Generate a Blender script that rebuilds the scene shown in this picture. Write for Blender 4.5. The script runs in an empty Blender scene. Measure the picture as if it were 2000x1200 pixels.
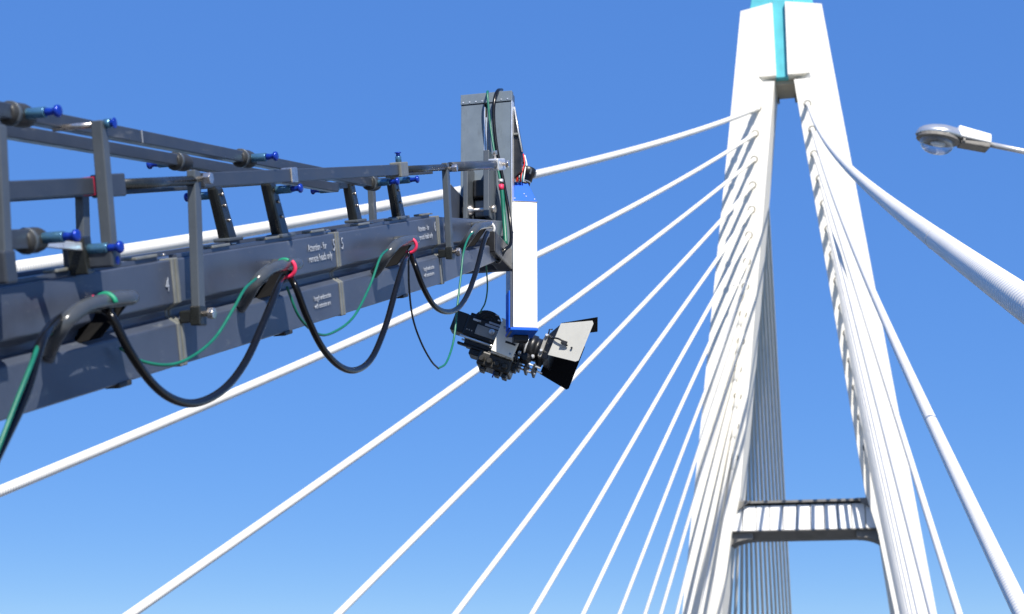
import bpy, bmesh, math, random
from mathutils import Vector, Matrix
random.seed(7)
R = math.radians
S = bpy.context.scene
COL = S.collection

# ------------------------------------------------------------------ camera
EYE = Vector((0, 0, 1.5))
FPX, PITCH = 3100.0, R(13.75)            # focal length in photo pixels (2000 wide), upward tilt
cd = bpy.data.cameras.new('camera'); cam = bpy.data.objects.new('camera', cd); COL.objects.link(cam)
cam.location = EYE; cam.rotation_euler = (R(90) + PITCH, 0, 0)
cd.sensor_width = 36; cd.lens = FPX / 2000 * 36; cd.clip_start = 0.05; cd.clip_end = 20000
cd.dof.use_dof = True; cd.dof.focus_distance = 7.6; cd.dof.aperture_fstop = 5.0
S.camera = cam

# ------------------------------------------------------------------ sky and sun
SUN_AZ, SUN_EL = R(161), R(44)           # azimuth clockwise from +Y
w = bpy.data.worlds.new('World'); S.world = w; w.use_nodes = True
nt = w.node_tree; bg = nt.nodes['Background']
sky = nt.nodes.new('ShaderNodeTexSky'); sky.sky_type = 'NISHITA'; sky.sun_disc = False
sky.sun_elevation = SUN_EL; sky.sun_rotation = SUN_AZ
sky.altitude = 0; sky.air_density = 0.6; sky.dust_density = 0.0; sky.ozone_density = 10.0
# even out the brightness of the clear sky, hue and saturation kept
sh = nt.nodes.new('ShaderNodeSeparateColor'); sh.mode = 'HSV'; ch = nt.nodes.new('ShaderNodeCombineColor'); ch.mode = 'HSV'
pw = nt.nodes.new('ShaderNodeMath'); pw.operation = 'POWER'; pw.inputs[1].default_value = 0.235
ml = nt.nodes.new('ShaderNodeMath'); ml.operation = 'MULTIPLY'; ml.inputs[1].default_value = 3.98
nt.links.new(sky.outputs[0], sh.inputs[0]); nt.links.new(sh.outputs[0], ch.inputs[0]); sm = nt.nodes.new('ShaderNodeMapRange'); sm.inputs[1].default_value = 0.5; sm.inputs[2].default_value = 0.86; sm.inputs[3].default_value = 0.42; sm.inputs[4].default_value = 0.905
nt.links.new(sh.outputs[1], sm.inputs[0]); nt.links.new(sm.outputs[0], ch.inputs[1])
nt.links.new(sh.outputs[2], pw.inputs[0]); nt.links.new(pw.outputs[0], ml.inputs[0]); nt.links.new(ml.outputs[0], ch.inputs[2])
nt.links.new(ch.outputs[0], bg.inputs[0]); bg.inputs[1].default_value = 0.1
sd = bpy.data.lights.new('sun', 'SUN'); so = bpy.data.objects.new('sun', sd); COL.objects.link(so)
sd.energy = 5.0; sd.angle = R(0.53); sd.color = (1, 0.94, 0.84)
to_sun = Vector((math.sin(SUN_AZ) * math.cos(SUN_EL), math.cos(SUN_AZ) * math.cos(SUN_EL), math.sin(SUN_EL)))
so.rotation_euler = to_sun.to_track_quat('Z', 'Y').to_euler(); so.location = (0, -20, 30)
S.view_settings.view_transform = 'Standard'; S.view_settings.look = 'None'
S.view_settings.exposure = 0.5; S.view_settings.gamma = 1.0
S.render.engine = 'CYCLES'

# ------------------------------------------------------------------ materials
M = {}
def mat(name, col, rough=0.5, metal=0.0, var=0.12, scale=6.0, bump=0.0, bscale=60.0, coat=0.0, spec=0.5, rvar=0.1):
    m = bpy.data.materials.new(name); m.use_nodes = True; t = m.node_tree; b = t.nodes['Principled BSDF']
    tc = t.nodes.new('ShaderNodeTexCoord'); nz = t.nodes.new('ShaderNodeTexNoise')
    nz.inputs['Scale'].default_value = scale; nz.inputs['Detail'].default_value = 6; nz.inputs['Roughness'].default_value = 0.65
    t.links.new(tc.outputs['Object'], nz.inputs['Vector'])
    rp = t.nodes.new('ShaderNodeValToRGB'); rp.color_ramp.elements[0].position = 0.3; rp.color_ramp.elements[1].position = 0.7
    lo = [c * (1 - var) for c in col]; hi = [min(1, c * (1 + var)) for c in col]
    rp.color_ramp.elements[0].color = (*lo, 1); rp.color_ramp.elements[1].color = (*hi, 1)
    t.links.new(nz.outputs['Fac'], rp.inputs[0]); t.links.new(rp.outputs[0], b.inputs['Base Color'])
    mr = t.nodes.new('ShaderNodeMapRange'); mr.inputs[3].default_value = max(0.05, rough - rvar); mr.inputs[4].default_value = min(1, rough + rvar)
    t.links.new(nz.outputs['Fac'], mr.inputs[0]); t.links.new(mr.outputs[0], b.inputs['Roughness'])
    b.inputs['Metallic'].default_value = metal; b.inputs['Coat Weight'].default_value = coat; b.inputs['Specular IOR Level'].default_value = spec
    if bump:
        n2 = t.nodes.new('ShaderNodeTexNoise'); n2.inputs['Scale'].default_value = bscale; n2.inputs['Detail'].default_value = 4
        t.links.new(tc.outputs['Object'], n2.inputs['Vector'])
        bp = t.nodes.new('ShaderNodeBump'); bp.inputs['Strength'].default_value = bump; bp.inputs['Distance'].default_value = 0.01
        t.links.new(n2.outputs['Fac'], bp.inputs['Height']); t.links.new(bp.outputs[0], b.inputs['Normal'])
    M[name] = m; return m

mat('tower_white', (0.80, 0.775, 0.70), 0.55, var=0.05, scale=0.35, bump=0.05, bscale=3)
mat('tower_socket', (0.72, 0.68, 0.52), 0.6, var=0.1, scale=4)
mat('tower_turquoise', (0.075, 0.43, 0.50), 0.5, var=0.12, scale=0.8)
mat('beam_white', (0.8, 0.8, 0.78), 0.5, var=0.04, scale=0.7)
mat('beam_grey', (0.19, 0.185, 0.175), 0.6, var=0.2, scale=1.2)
mat('soffit_shade', (0.40, 0.36, 0.29), 0.7, var=0.1, scale=1.0)  # shade and warm bounce under the tower head, put into the colour
mat('socket_dark', (0.10, 0.095, 0.075), 0.6)
mat('crane_paint', (0.060, 0.073, 0.103), 0.33, var=0.20, scale=3.5, rvar=0.16, bump=0.02, bscale=120)
mat('rod_paint', (0.040, 0.047, 0.060), 0.36, var=0.18, scale=11, bump=0.03, bscale=150, rvar=0.15)
mat('mount_grey', (0.135, 0.17, 0.205), 0.42, var=0.10, scale=9, bump=0.03, bscale=150)
mat('handle_grey', (0.055, 0.062, 0.07), 0.22, var=0.15, scale=20)
mat('crane_grey', (0.072, 0.085, 0.10), 0.36, var=0.10, scale=9, bump=0.03, bscale=150)
mat('crane_edge', (0.17, 0.175, 0.16), 0.38, var=0.2, scale=14)
mat('post_black', (0.016, 0.018, 0.017), 0.28, var=0.3, scale=20, spec=0.6)
mat('rubber', (0.03, 0.03, 0.028), 0.5, var=0.3, scale=30, bump=0.1, bscale=90)
mat('pin_steel_blue', (0.075, 0.19, 0.30), 0.28, metal=0.55, var=0.1)
mat('pin_blue', (0.008, 0.04, 0.36), 0.25, metal=0.3, var=0.1)
mat('bolt_steel', (0.62, 0.56, 0.50), 0.25, metal=0.9, var=0.2, scale=40)
mat('aluminium', (0.78, 0.78, 0.76), 0.3, metal=0.6, var=0.1, scale=20)
mat('cable_black', (0.005, 0.005, 0.0055), 0.22, var=0.2, scale=30, spec=0.35)
mat('wire_green', (0.006, 0.135, 0.085), 0.4, var=0.15, scale=30)
mat('tape_red', (0.75, 0.03, 0.10), 0.5, var=0.15, scale=40)
mat('tape_green', (0.005, 0.24, 0.13), 0.5, var=0.15, scale=40)
mat('head_white', (0.84, 0.84, 0.83), 0.35, var=0.03, scale=12)
mat('head_blue', (0.003, 0.10, 0.60), 0.55, var=0.08, scale=10, spec=0.2)
mat('camera_black', (0.008, 0.0085, 0.01), 0.4, var=0.35, scale=25, bump=0.05, bscale=200)
mat('camera_grey', (0.27, 0.265, 0.25), 0.4, var=0.2, scale=25)
mat('camera_cream', (0.80, 0.79, 0.70), 0.4, var=0.06, scale=15)
mat('gear_brown', (0.022, 0.021, 0.018), 0.4, var=0.3, scale=30)
mat('flag_grey', (0.44, 0.44, 0.41), 0.45, var=0.06, scale=10)
mat('flag_black', (0.003, 0.003, 0.0035), 0.8, spec=0.15)
mat('wire_orange', (0.8, 0.22, 0.03), 0.5); mat('wire_red', (0.6, 0.02, 0.02), 0.5)
mat('wire_white', (0.75, 0.75, 0.72), 0.5); mat('wire_teal', (0.03, 0.3, 0.32), 0.5)
mat('lamp_shell', (0.62, 0.62, 0.61), 0.2, metal=0.7, var=0.08, scale=5, rvar=0.08)
mat('lamp_white', (0.80, 0.80, 0.79), 0.4, var=0.04, scale=8)
mat('lamp_frame', (0.16, 0.15, 0.135), 0.5, var=0.3, scale=12)
mat('pole_grey', (0.55, 0.55, 0.54), 0.35, metal=0.4, var=0.1)
mat('asphalt', (0.05, 0.05, 0.052), 0.9, var=0.3, scale=3, bump=0.4, bscale=80)
mat('concrete', (0.38, 0.37, 0.34), 0.85, var=0.15, scale=2, bump=0.2, bscale=30)
mat('road_paint', (0.75, 0.75, 0.72), 0.7, var=0.15, scale=5)
mat('letter_white', (0.34, 0.37, 0.42), 0.6, var=0.1, scale=60)
mat('water', (0.02, 0.05, 0.06), 0.08, var=0.2, scale=0.02, bump=0.4, bscale=0.6)

def wear(name, col, stretch, scale, lo, hi, amount):
    """scuffs or stains with their own shape, mixed over the base colour"""
    t = M[name].node_tree; b = t.nodes['Principled BSDF']; src = b.inputs['Base Color'].links[0].from_socket
    tc = t.nodes.new('ShaderNodeTexCoord'); mp = t.nodes.new('ShaderNodeMapping'); mp.inputs['Scale'].default_value = stretch
    nz = t.nodes.new('ShaderNodeTexNoise'); nz.inputs['Scale'].default_value = scale; nz.inputs['Detail'].default_value = 8; nz.inputs['Roughness'].default_value = 0.7
    t.links.new(tc.outputs['Object'], mp.inputs[0]); t.links.new(mp.outputs[0], nz.inputs['Vector'])
    mr = t.nodes.new('ShaderNodeMapRange'); mr.inputs[1].default_value = lo; mr.inputs[2].default_value = hi; mr.inputs[4].default_value = amount
    t.links.new(nz.outputs['Fac'], mr.inputs[0])
    mx = t.nodes.new('ShaderNodeMix'); mx.data_type = 'RGBA'; mx.inputs['B'].default_value = (*col, 1)
    t.links.new(mr.outputs[0], mx.inputs['Factor']); t.links.new(src, mx.inputs['A']); t.links.new(mx.outputs['Result'], b.inputs['Base Color'])
wear('crane_paint', (0.20, 0.21, 0.21), (1, 0.35, 1), 22, 0.60, 0.72, 0.55)
wear('rod_paint', (0.16, 0.16, 0.155), (1, 0.3, 1), 30, 0.60, 0.70, 0.55)
wear('crane_grey', (0.20, 0.20, 0.19), (1, 1, 0.4), 26, 0.60, 0.70, 0.5)
wear('mount_grey', (0.06, 0.07, 0.075), (1, 1, 0.35), 14, 0.56, 0.72, 0.5)
wear('tower_white', (0.56, 0.52, 0.44), (1, 1, 0.06), 1.6, 0.56, 0.74, 0.5)
wear('tower_turquoise', (0.05, 0.30, 0.34), (1, 1, 0.15), 2.5, 0.52, 0.7, 0.5)
wear('flag_grey', (0.34, 0.34, 0.32), (1, 1, 1), 20, 0.56, 0.7, 0.4)

# white cable sheath with a fine spiral bead (UV.y runs along the cable in metres)
m = mat('stay_sheath', (0.78, 0.755, 0.69), 0.5, var=0.04, scale=0.6)
t = m.node_tree; b = t.nodes['Principled BSDF']
uv = t.nodes.new('ShaderNodeUVMap'); uv.uv_map = 'along'
sp = t.nodes.new('ShaderNodeSeparateXYZ'); t.links.new(uv.outputs[0], sp.inputs[0])
m1 = t.nodes.new('ShaderNodeMath'); m1.operation = 'MULTIPLY'; m1.inputs[1].default_value = 2 * math.pi / 0.085
m2 = t.nodes.new('ShaderNodeMath'); m2.operation = 'MULTIPLY'; m2.inputs[1].default_value = 2 * math.pi
m3 = t.nodes.new('ShaderNodeMath'); m3.operation = 'ADD'; m4 = t.nodes.new('ShaderNodeMath'); m4.operation = 'SINE'
t.links.new(sp.outputs[1], m1.inputs[0]); t.links.new(sp.outputs[0], m2.inputs[0])
t.links.new(m1.outputs[0], m3.inputs[0]); t.links.new(m2.outputs[0], m3.inputs[1]); t.links.new(m3.outputs[0], m4.inputs[0])
bp = t.nodes.new('ShaderNodeBump'); bp.inputs['Strength'].default_value = 0.6; bp.inputs['Distance'].default_value = 0.008
t.links.new(m4.outputs[0], bp.inputs['Height']); t.links.new(bp.outputs[0], b.inputs['Normal'])

wear('stay_sheath', (0.55, 0.53, 0.48), (1, 1, 1), 0.9, 0.56, 0.72, 0.4)
# clear lamp bowl and lens glass
m = bpy.data.materials.new('bowl_glass'); m.use_nodes = True; t = m.node_tree; t.nodes.remove(t.nodes['Principled BSDF'])
tr = t.nodes.new('ShaderNodeBsdfTransparent'); tr.inputs[0].default_value = (0.86, 0.88, 0.9, 1)
gl = t.nodes.new('ShaderNodeBsdfGlossy'); gl.inputs['Roughness'].default_value = 0.08
df = t.nodes.new('ShaderNodeBsdfDiffuse'); df.inputs[0].default_value = (0.7, 0.72, 0.74, 1)
lw = t.nodes.new('ShaderNodeLayerWeight'); lw.inputs[0].default_value = 0.45
a1 = t.nodes.new('ShaderNodeMixShader'); a1.inputs[0].default_value = 0.4; t.links.new(gl.outputs[0], a1.inputs[1]); t.links.new(df.outputs[0], a1.inputs[2])
a2 = t.nodes.new('ShaderNodeMixShader'); t.links.new(lw.outputs['Facing'], a2.inputs[0]); t.links.new(tr.outputs[0], a2.inputs[1]); t.links.new(a1.outputs[0], a2.inputs[2])
t.links.new(a2.outputs[0], t.nodes['Material Output'].inputs[0]); M['bowl_glass'] = m
mat('lens_glass', (0.01, 0.012, 0.02), 0.05, spec=1.0, var=0, rvar=0)

# ------------------------------------------------------------------ mesh helpers
class MB:
    def __init__(self): self.bm = bmesh.new(); self.uv = None
    def hexa(self, p):
        v = [self.bm.verts.new(q) for q in p]
        for f in ((0, 3, 2, 1), (4, 5, 6, 7), (0, 1, 5, 4), (1, 2, 6, 5), (2, 3, 7, 6), (3, 0, 4, 7)):
            self.bm.faces.new([v[i] for i in f])
        return self
    def box(self, lo, hi):
        (a, b, c), (d, e, f) = lo, hi
        return self.hexa([(a, b, c), (d, b, c), (d, e, c), (a, e, c), (a, b, f), (d, b, f), (d, e, f), (a, e, f)])
    def bar(self, p, q, wx, wz, side):
        """square bar from p to q; wx across `side`, wz across the third axis"""
        p, q, side = Vector(p), Vector(q), Vector(side)
        y = (q - p).normalized(); x = (side - y * side.dot(y)).normalized(); z = x.cross(y)
        x *= wx / 2; z *= wz / 2
        return self.hexa([p - x - z, p + x - z, q + x - z, q - x - z, p - x + z, p + x + z, q + x + z, q - x + z])
    def prism(self, poly, off):
        """polygon (3D points) extruded by vector off"""
        off = Vector(off); a = [self.bm.verts.new(q) for q in poly]; b = [self.bm.verts.new(Vector(q) + off) for q in poly]
        n = len(a); self.bm.faces.new(a[::-1]); self.bm.faces.new(b)
        for i in range(n): self.bm.faces.new((a[i], a[(i + 1) % n], b[(i + 1) % n], b[i]))
        return self
    def tube(self, pts, r, n=12, cap=True, uvs=False):
        pts = [Vector(p) for p in pts]; rr = r if isinstance(r, (list, tuple)) else [r] * len(pts)
        up = None; rings = []
        for i, p in enumerate(pts):
            tg = (pts[min(i + 1, len(pts) - 1)] - pts[max(i - 1, 0)])
            tg = tg.normalized() if tg.length > 1e-9 else Vector((0, 0, 1))
            if up is None:
                up = Vector((0, 0, 1)) if abs(tg.z) < 0.9 else Vector((1, 0, 0))
            up = (up - tg * up.dot(tg)).normalized(); sd_ = tg.cross(up)
            rings.append([self.bm.verts.new(p + (up * math.cos(2 * math.pi * k / n) + sd_ * math.sin(2 * math.pi * k / n)) * rr[i]) for k in range(n)])
        L = [0.0]
        for i in range(1, len(pts)): L.append(L[-1] + (pts[i] - pts[i - 1]).length)
        if uvs and self.uv is None: self.uv = self.bm.loops.layers.uv.new('along')
        for i in range(len(pts) - 1):
            for k in range(n):
                j = (k + 1) % n
                f = self.bm.faces.new((rings[i][k], rings[i][j], rings[i + 1][j], rings[i + 1][k])); f.smooth = True
                if uvs:
                    for lp, (u_, v_) in zip(f.loops, ((k, i), (k + 1, i), (k + 1, i + 1), (k, i + 1))):
                        lp[self.uv].uv = (u_ / n, L[v_])
        if cap:
            self.bm.faces.new(rings[0][::-1]); self.bm.faces.new(rings[-1])
        return self
    def lathe(self, o, axis, prof, n=20):
        """profile [(distance along axis, radius)]"""
        o, axis = Vector(o), Vector(axis).normalized()
        x = axis.orthogonal().normalized(); y = axis.cross(x); rings = []
        for (h, r) in prof:
            rings.append([self.bm.verts.new(o + axis * h + (x * math.cos(2 * math.pi * k / n) + y * math.sin(2 * math.pi * k / n)) * max(r, 1e-4)) for k in range(n)])
        for i in range(len(prof) - 1):
            for k in range(n):
                j = (k + 1) % n
                f = self.bm.faces.new((rings[i][k], rings[i][j], rings[i + 1][j], rings[i + 1][k]))
                f.smooth = abs(prof[i][0] - prof[i + 1][0]) > 1e-6
        self.bm.faces.new(rings[0][::-1]); self.bm.faces.new(rings[-1])
        return self
    def build(self, name, material, parent=None, bevel=0.0, label=None, loc=None):
        bmesh.ops.recalc_face_normals(self.bm, faces=self.bm.faces)
        me = bpy.data.meshes.new(name); self.bm.to_mesh(me); self.bm.free()
        me.materials.append(M[material]); o = bpy.data.objects.new(name, me); COL.objects.link(o)
        if parent: o.parent = parent
        if loc: o.location = loc
        if bevel:
            md = o.modifiers.new('bevel', 'BEVEL'); md.width = bevel; md.segments = 2; md.limit_method = 'ANGLE'; md.angle_limit = R(40)
        if label: o['label'] = label
        return o

def empty(name, label, cat, matrix=None, group=None):
    o = bpy.data.objects.new(name, None); COL.objects.link(o); o.empty_display_size = 0.2
    if matrix is not None: o.matrix_world = matrix
    o['label'] = label; o['category'] = cat
    if group: o['group'] = group
    return o
def structure(o): o['kind'] = 'structure'; return o
def smooth_path(pts, n=8):
    """Catmull-Rom through the points"""
    P = [Vector(p) for p in pts]; P = [P[0] * 2 - P[1]] + P + [P[-1] * 2 - P[-2]]; out = []
    for i in range(1, len(P) - 2):
        a, b_, c, d = P[i - 1:i + 3]
        for k in range(n):
            t_ = k / n
            out.append(0.5 * ((2 * b_) + (c - a) * t_ + (2 * a - 5 * b_ + 4 * c - d) * t_ ** 2 + (3 * b_ - a - 3 * c + d) * t_ ** 3))
    return out + [P[-2]]
CX, CU, CF = Vector((1, 0, 0)), Vector((0, -math.sin(PITCH), math.cos(PITCH))), Vector((0, math.cos(PITCH), math.sin(PITCH)))
def ray(px, py): return CX * ((px - 1000) / FPX) - CU * ((py - 600) / FPX) + CF
def at(px, py, Y):
    """world point on the sight line at distance Y down the deck"""
    r = ray(px, py); return EYE + r * (Y / r.y)

# ------------------------------------------------------------------ bridge frame: x across, y along the deck (away), z up
PSI = R(13.03); TW = Vector((17.985, 98.369, 0))
BR = Matrix.Translation(TW) @ Matrix.Rotation(-PSI, 4, 'Z')
def bp_(x, y, z): return BR @ Vector((x, y, z))

# ---- the setting
w_ = MB().box((-6000, -6000, -16), (6000, 9000, -15)).build('water', 'water'); structure(w_)
d_ = MB().prism([bp_(-18, -130, -1.4), bp_(9.4, -130, -1.4), bp_(9.4, 170, -1.4), bp_(-9.4, 170, -1.4), bp_(-9.4, 6, -1.4), bp_(-18, -4, -1.4)], (0, 0, 1.39)).build('bridge_deck', 'concrete'); structure(d_)
r_ = MB().prism([bp_(-11.5, -128, -0.01), bp_(5.0, -128, -0.01), bp_(4.6, 168, -0.01), bp_(-4.6, 168, -0.01), bp_(-4.6, 8, -0.01), bp_(-11.5, -6, -0.01)], (0, 0, 0.014)).build('road', 'asphalt'); structure(r_)
for xs in ((5.02, 5.3), (-11.8, -11.52)):
    k_ = MB().prism([bp_(xs[0], -128, -0.02), bp_(xs[1], -128, -0.02), bp_(xs[1], -8, -0.02), bp_(xs[0], -8, -0.02)], (0, 0, 0.15)).build('kerb', 'concrete', bevel=0.02); structure(k_)
mk = MB()
for i in range(12):
    y0 = -120 + i * 9
    mk.prism([bp_(-3.3, y0, 0.0075), bp_(-3.15, y0, 0.0075), bp_(-3.15, y0 + 4, 0.0075), bp_(-3.3, y0 + 4, 0.0075)], (0, 0, 0.001))
structure(mk.build('road_marking', 'road_paint'))

# ------------------------------------------------------------------ A-shaped tower
tower = empty('bridge_tower', 'white A shaped cable-stayed bridge tower with turquoise cap and cross beam', 'bridge tower', BR)
DEP = 3.7
def x_out(z): return 2.67 + 0.1245 * (46.2 - z)
def x_in(z):
    if z >= 13.6: return 0.6 + (41.4 - z) * 0.1165
    if z >= 11.2: return 3.84 + (13.6 - z) * 0.26
    return 4.46 + (11.2 - z) * 0.152
for sg in (-1, 1):
    mb = MB(); prev = None
    for z, ch in ((-15.5, 0), (0, 0), (11.2, 0), (13.6, 0), (41.0, 0), (41.4, 0.9)):
        xo, xi = x_out(z), x_in(z); xm = xi + 1.1
        ring = [(sg * xo, 0, z), (sg * xm, 0, z), (sg * xi, ch, z), (sg * (xi + 0.0), DEP, z), (sg * xo, DEP, z)]
        ring = [mb.bm.verts.new(p) for p in ring]
        if prev:
            for i in range(5): mb.bm.faces.new((prev[i], prev[(i + 1) % 5], ring[(i + 1) % 5], ring[i]))
        else: mb.bm.faces.new(ring)
        prev = ring
    mb.bm.faces.new(prev)
    mb.build('leg', 'tower_white', tower)
    xi0, xi1 = (-0.5, -0.56) if sg < 0 else (0.26, 0.28)
    # head block above the joint of the legs
    p = [(xi0, 0, 41.403), (sg * x_out(41.4), 0, 41.403), (sg * 2.68, 0, 46.2), (xi1, 0, 46.62)]
    MB().prism([(a, 0, c) for a, b_, c in p], (0, DEP, 0)).build('head_block', 'tower_white', tower)
MB().box((-0.56, 0.32, 41.35), (0.28, DEP - 0.3, 46.9)).build('turquoise_strip', 'tower_turquoise', tower, bevel=0.03)
cap = MB().prism([(-2.25, 0.5, 45.7), (2.3, 0.5, 45.7), (1.9, 0.5, 47.6), (-1.9, 0.5, 47.6)], (0, DEP - 1.0, 0)).build('cap', 'tower_turquoise', tower, bevel=0.05)
MB().box((-0.7, 0.4, 47.5), (0.7, DEP - 0.9, 48.4)).build('cap_ridge', 'tower_turquoise', cap, bevel=0.05)
MB().box((-0.72, 0.95, 41.1), (0.72, DEP - 0.02, 41.4)).build('soffit_plate', 'soffit_shade', tower)
for sx in (-0.62, 0.62):
    MB().box((sx - 0.1, DEP - 0.5, 40.75), (sx + 0.1, DEP - 0.05, 41.1)).build('soffit_bracket', 'beam_grey', tower)

# cross beam: each white plate between its ribs is a piece of its own
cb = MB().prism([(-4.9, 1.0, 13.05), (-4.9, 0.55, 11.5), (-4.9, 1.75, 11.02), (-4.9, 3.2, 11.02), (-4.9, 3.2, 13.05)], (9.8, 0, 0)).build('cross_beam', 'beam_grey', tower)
NP = 11
for i in range(NP):
    xa = -4.6 + 9.2 * i / NP; xb = -4.6 + 9.2 * (i + 1) / NP
    MB().prism([(xa + 0.035, 0.96, 13.08), (xb - 0.035, 0.96, 13.08), (xb - 0.035, 0.50, 11.5), (xa + 0.035, 0.50, 11.5)], (0, 0.1, 0)).build('panel', 'beam_white', cb)
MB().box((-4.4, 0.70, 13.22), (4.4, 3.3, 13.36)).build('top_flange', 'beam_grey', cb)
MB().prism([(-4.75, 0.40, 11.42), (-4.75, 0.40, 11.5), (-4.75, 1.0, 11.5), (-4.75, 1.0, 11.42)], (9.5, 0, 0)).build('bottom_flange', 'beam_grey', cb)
for sg in (-1, 1):
    arc = [(sg * 4.95, 0.75, 11.4), (sg * 4.95, 0.75, 10.1)]
    for k in range(9):
        a = math.pi / 2 * k / 8; arc.append((sg * (4.86 - 1.7 * (1 - math.cos(a))), 0.75, 10.1 + 0.91 * math.sin(a)))
    arc.append((sg * 3.16, 0.75, 11.4))
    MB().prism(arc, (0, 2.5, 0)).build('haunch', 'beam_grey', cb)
    MB().prism([(sg * 3.9, 0.55, 13.37), (sg * 3.2, 0.55, 13.37), (sg * 3.45, 0.55, 13.2), (sg * 4.1, 0.55, 12.75)], (0, 0.6, 0)).build('gusset', 'beam_grey', cb)

# ------------------------------------------------------------------ stay cables
ORD = ['topmost', 'second', 'third', 'fourth', 'fifth', 'sixth', 'seventh', 'eighth', 'ninth', 'tenth', 'eleventh', 'twelfth', 'thirteenth', 'lowest']
def stay(A, B, sag, label, group, wall, bands=(), RC=0.112):
    z_collar = A[2] > 28
    """A on the tower, B on the deck, bridge coordinates; wall = -1 near face, +1 far face"""
    A, B = Vector(A), Vector(B)
    root = empty('stay_cable', label, 'stay cable', BR @ Matrix.Translation(B), group)
    n = 40; pts = []
    for i in range(n + 1):
        t_ = i / n; p = A.lerp(B, t_); p.z -= 4 * sag * t_ * (1 - t_); pts.append(p - B)
    MB().tube(pts, RC, 14, uvs=True).build('sheath', 'stay_sheath', root)
    dr = (pts[1] - pts[0]).normalized(); a = pts[0]
    MB().lathe(a, dr, [(-0.5, RC + 0.045), (0.75, RC + 0.045), (0.8, RC + 0.005)], 14).build('socket_sleeve', 'tower_white', root)
    nrm = Vector((0, wall, 0))
    MB().lathe(a + nrm * -0.06, nrm, [(0, 0.25), (0.085, 0.25), (0.085, 0.19), (0.03, 0.18)], 18).build('socket_ring', 'socket_dark', root)
    if z_collar: MB().lathe(a + dr * 2.3, dr, [(0, RC), (0.02, RC + 0.05), (0.22, RC + 0.05), (0.24, RC)], 14).build('damper_collar', 'tower_white', root)
    dn = (pts[-1] - pts[-2]).normalized()
    MB().lathe(pts[-1] - dn * 1.3, dn, [(0, RC), (0.05, 0.2), (1.35, 0.2)], 14).build('deck_anchor', 'pole_grey', root)
    for t_ in bands:
        p = A.lerp(B, t_); p.z -= 4 * sag * t_ * (1 - t_)
        MB().lathe(p - B, (pts[-1] - pts[0]), [(-0.006, RC - 0.01), (-0.006, RC + 0.003), (0.006, RC + 0.003), (0.006, RC - 0.01)], 18).build('joint_band', 'pole_grey', root)
    return root
NEAR_L = [  # tower x, tower z, deck x, deck y, sag
    (-1.79, 39.19, -15.79, -100.4, 1.47), (-2.02, 37.42, -15.17, -84.4, 1.10), (-2.15, 35.65, -13.05, -73.3, 0.45), (-2.31, 33.90, -13.67, -58.4, 0.39),
    (-2.44, 32.23, -12.93, -46.95, 0.35), (-2.67, 30.51, -12.74, -34.0, 0.26), (-2.86, 28.76, -12.8, -20.64, 0.19), (-3.02, 27.10, -12.9, -7.46, 0.10),
    (-3.24, 25.28, -11.91, -2.05, 0.01), (-3.42, 23.5, -10.75, -2.0, 0.01), (-3.68, 21.7, -9.5, -2.0, 0.01), (-3.75, 19.95, -8.6, -2.0, 0.01), (-3.98, 18.05, -7.6, -2.0, 0.01), (-4.1, 16.05, -6.9, -2.0, 0.01)]
NEAR_R = [(1.45, 39.23, 5.94, -101.25, 1.01), (1.67, 37.43, 6.29, -89.24, 1.01), (1.72, 35.73, 7.32, -57.4, 0.0), (2.0, 34.03, 6.4, -60.3, 0.04), (2.19, 32.32, 6.4, -46.7, 0.02)]
zz = [30.6, 28.9, 27.15, 25.4, 23.7, 21.95, 20.2, 18.3, 16.4]; ss = [36, 28, 22, 17, 13, 10, 8, 6, 4.5]
for i in range(9): NEAR_R.append((2.19 + (32.32 - zz[i]) * 0.118, zz[i], 6.45, -ss[i], 0.02))
for i, (ax_, az_, bx, by, sg_) in enumerate(NEAR_L):
    stay((ax_, 0, az_), (bx, by, 0), sg_, 'white stay cable towards the crane, %s down on the leg away from the street lamp' % ORD[i], 'stay cables on the crane side of the tower', -1, RC=0.155 if i == 0 else 0.12 if i == 1 else 0.112)
for i, (ax_, az_, bx, by, sg_) in enumerate(NEAR_R):
    stay((ax_, 0, az_), (bx, by, 0), sg_, 'white stay cable towards the crane, %s down on the leg nearer the street lamp' % ORD[i], 'stay cables on the crane side of the tower', -1, bands=(0.85,) if i == 0 else (), RC=0.096 if i < 2 else 0.112)
for side, word in ((-1, 'away from'), (1, 'nearer')):
    for i in range(14):
        z_ = 39.2 - 1.76 * i; x_ = 1.7 + 0.185 * i
        stay((side * x_, DEP, z_), (side * 6.5, 100 - 6.8 * i, 0), 0.5 * (1 - i / 14), 'shaded stay cable beyond the tower, %s down on the leg %s the street lamp' % (ORD[i], word), 'stay cables beyond the tower', 1, RC=0.125)

# ------------------------------------------------------------------ camera crane; local x = right, y = along the arm, z = up from its bottom edge
DV = Vector((0.22955319, 0.91675694, 0.32689761)); SV = Vector((0.97005182, -0.24289807, 0)); NV = Vector((-0.0794028, -0.31710762, 0.94505976))
ORG = Vector((-1.14516, 3.50923, 0.59462 + 1.5))
CM = Matrix(((SV.x, DV.x, NV.x, ORG.x), (SV.y, DV.y, NV.y, ORG.y), (SV.z, DV.z, NV.z, ORG.z), (0, 0, 0, 1)))
crane = empty('camera_crane', 'long dark blue-grey jib arm of a camera crane with tension rods above', 'camera crane', CM)
BWID = 0.25
def arm_pt(px, py, v):
    """point on the sight line in the upright plane v metres right of the arm's side face, arm coordinates"""
    r = ray(px, py); q = ORG + SV * v - EYE; t_ = q.dot(SV) / r.dot(SV); p = EYE + r * t_ - ORG
    return Vector((v, p.dot(DV), p.dot(NV)))
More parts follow.
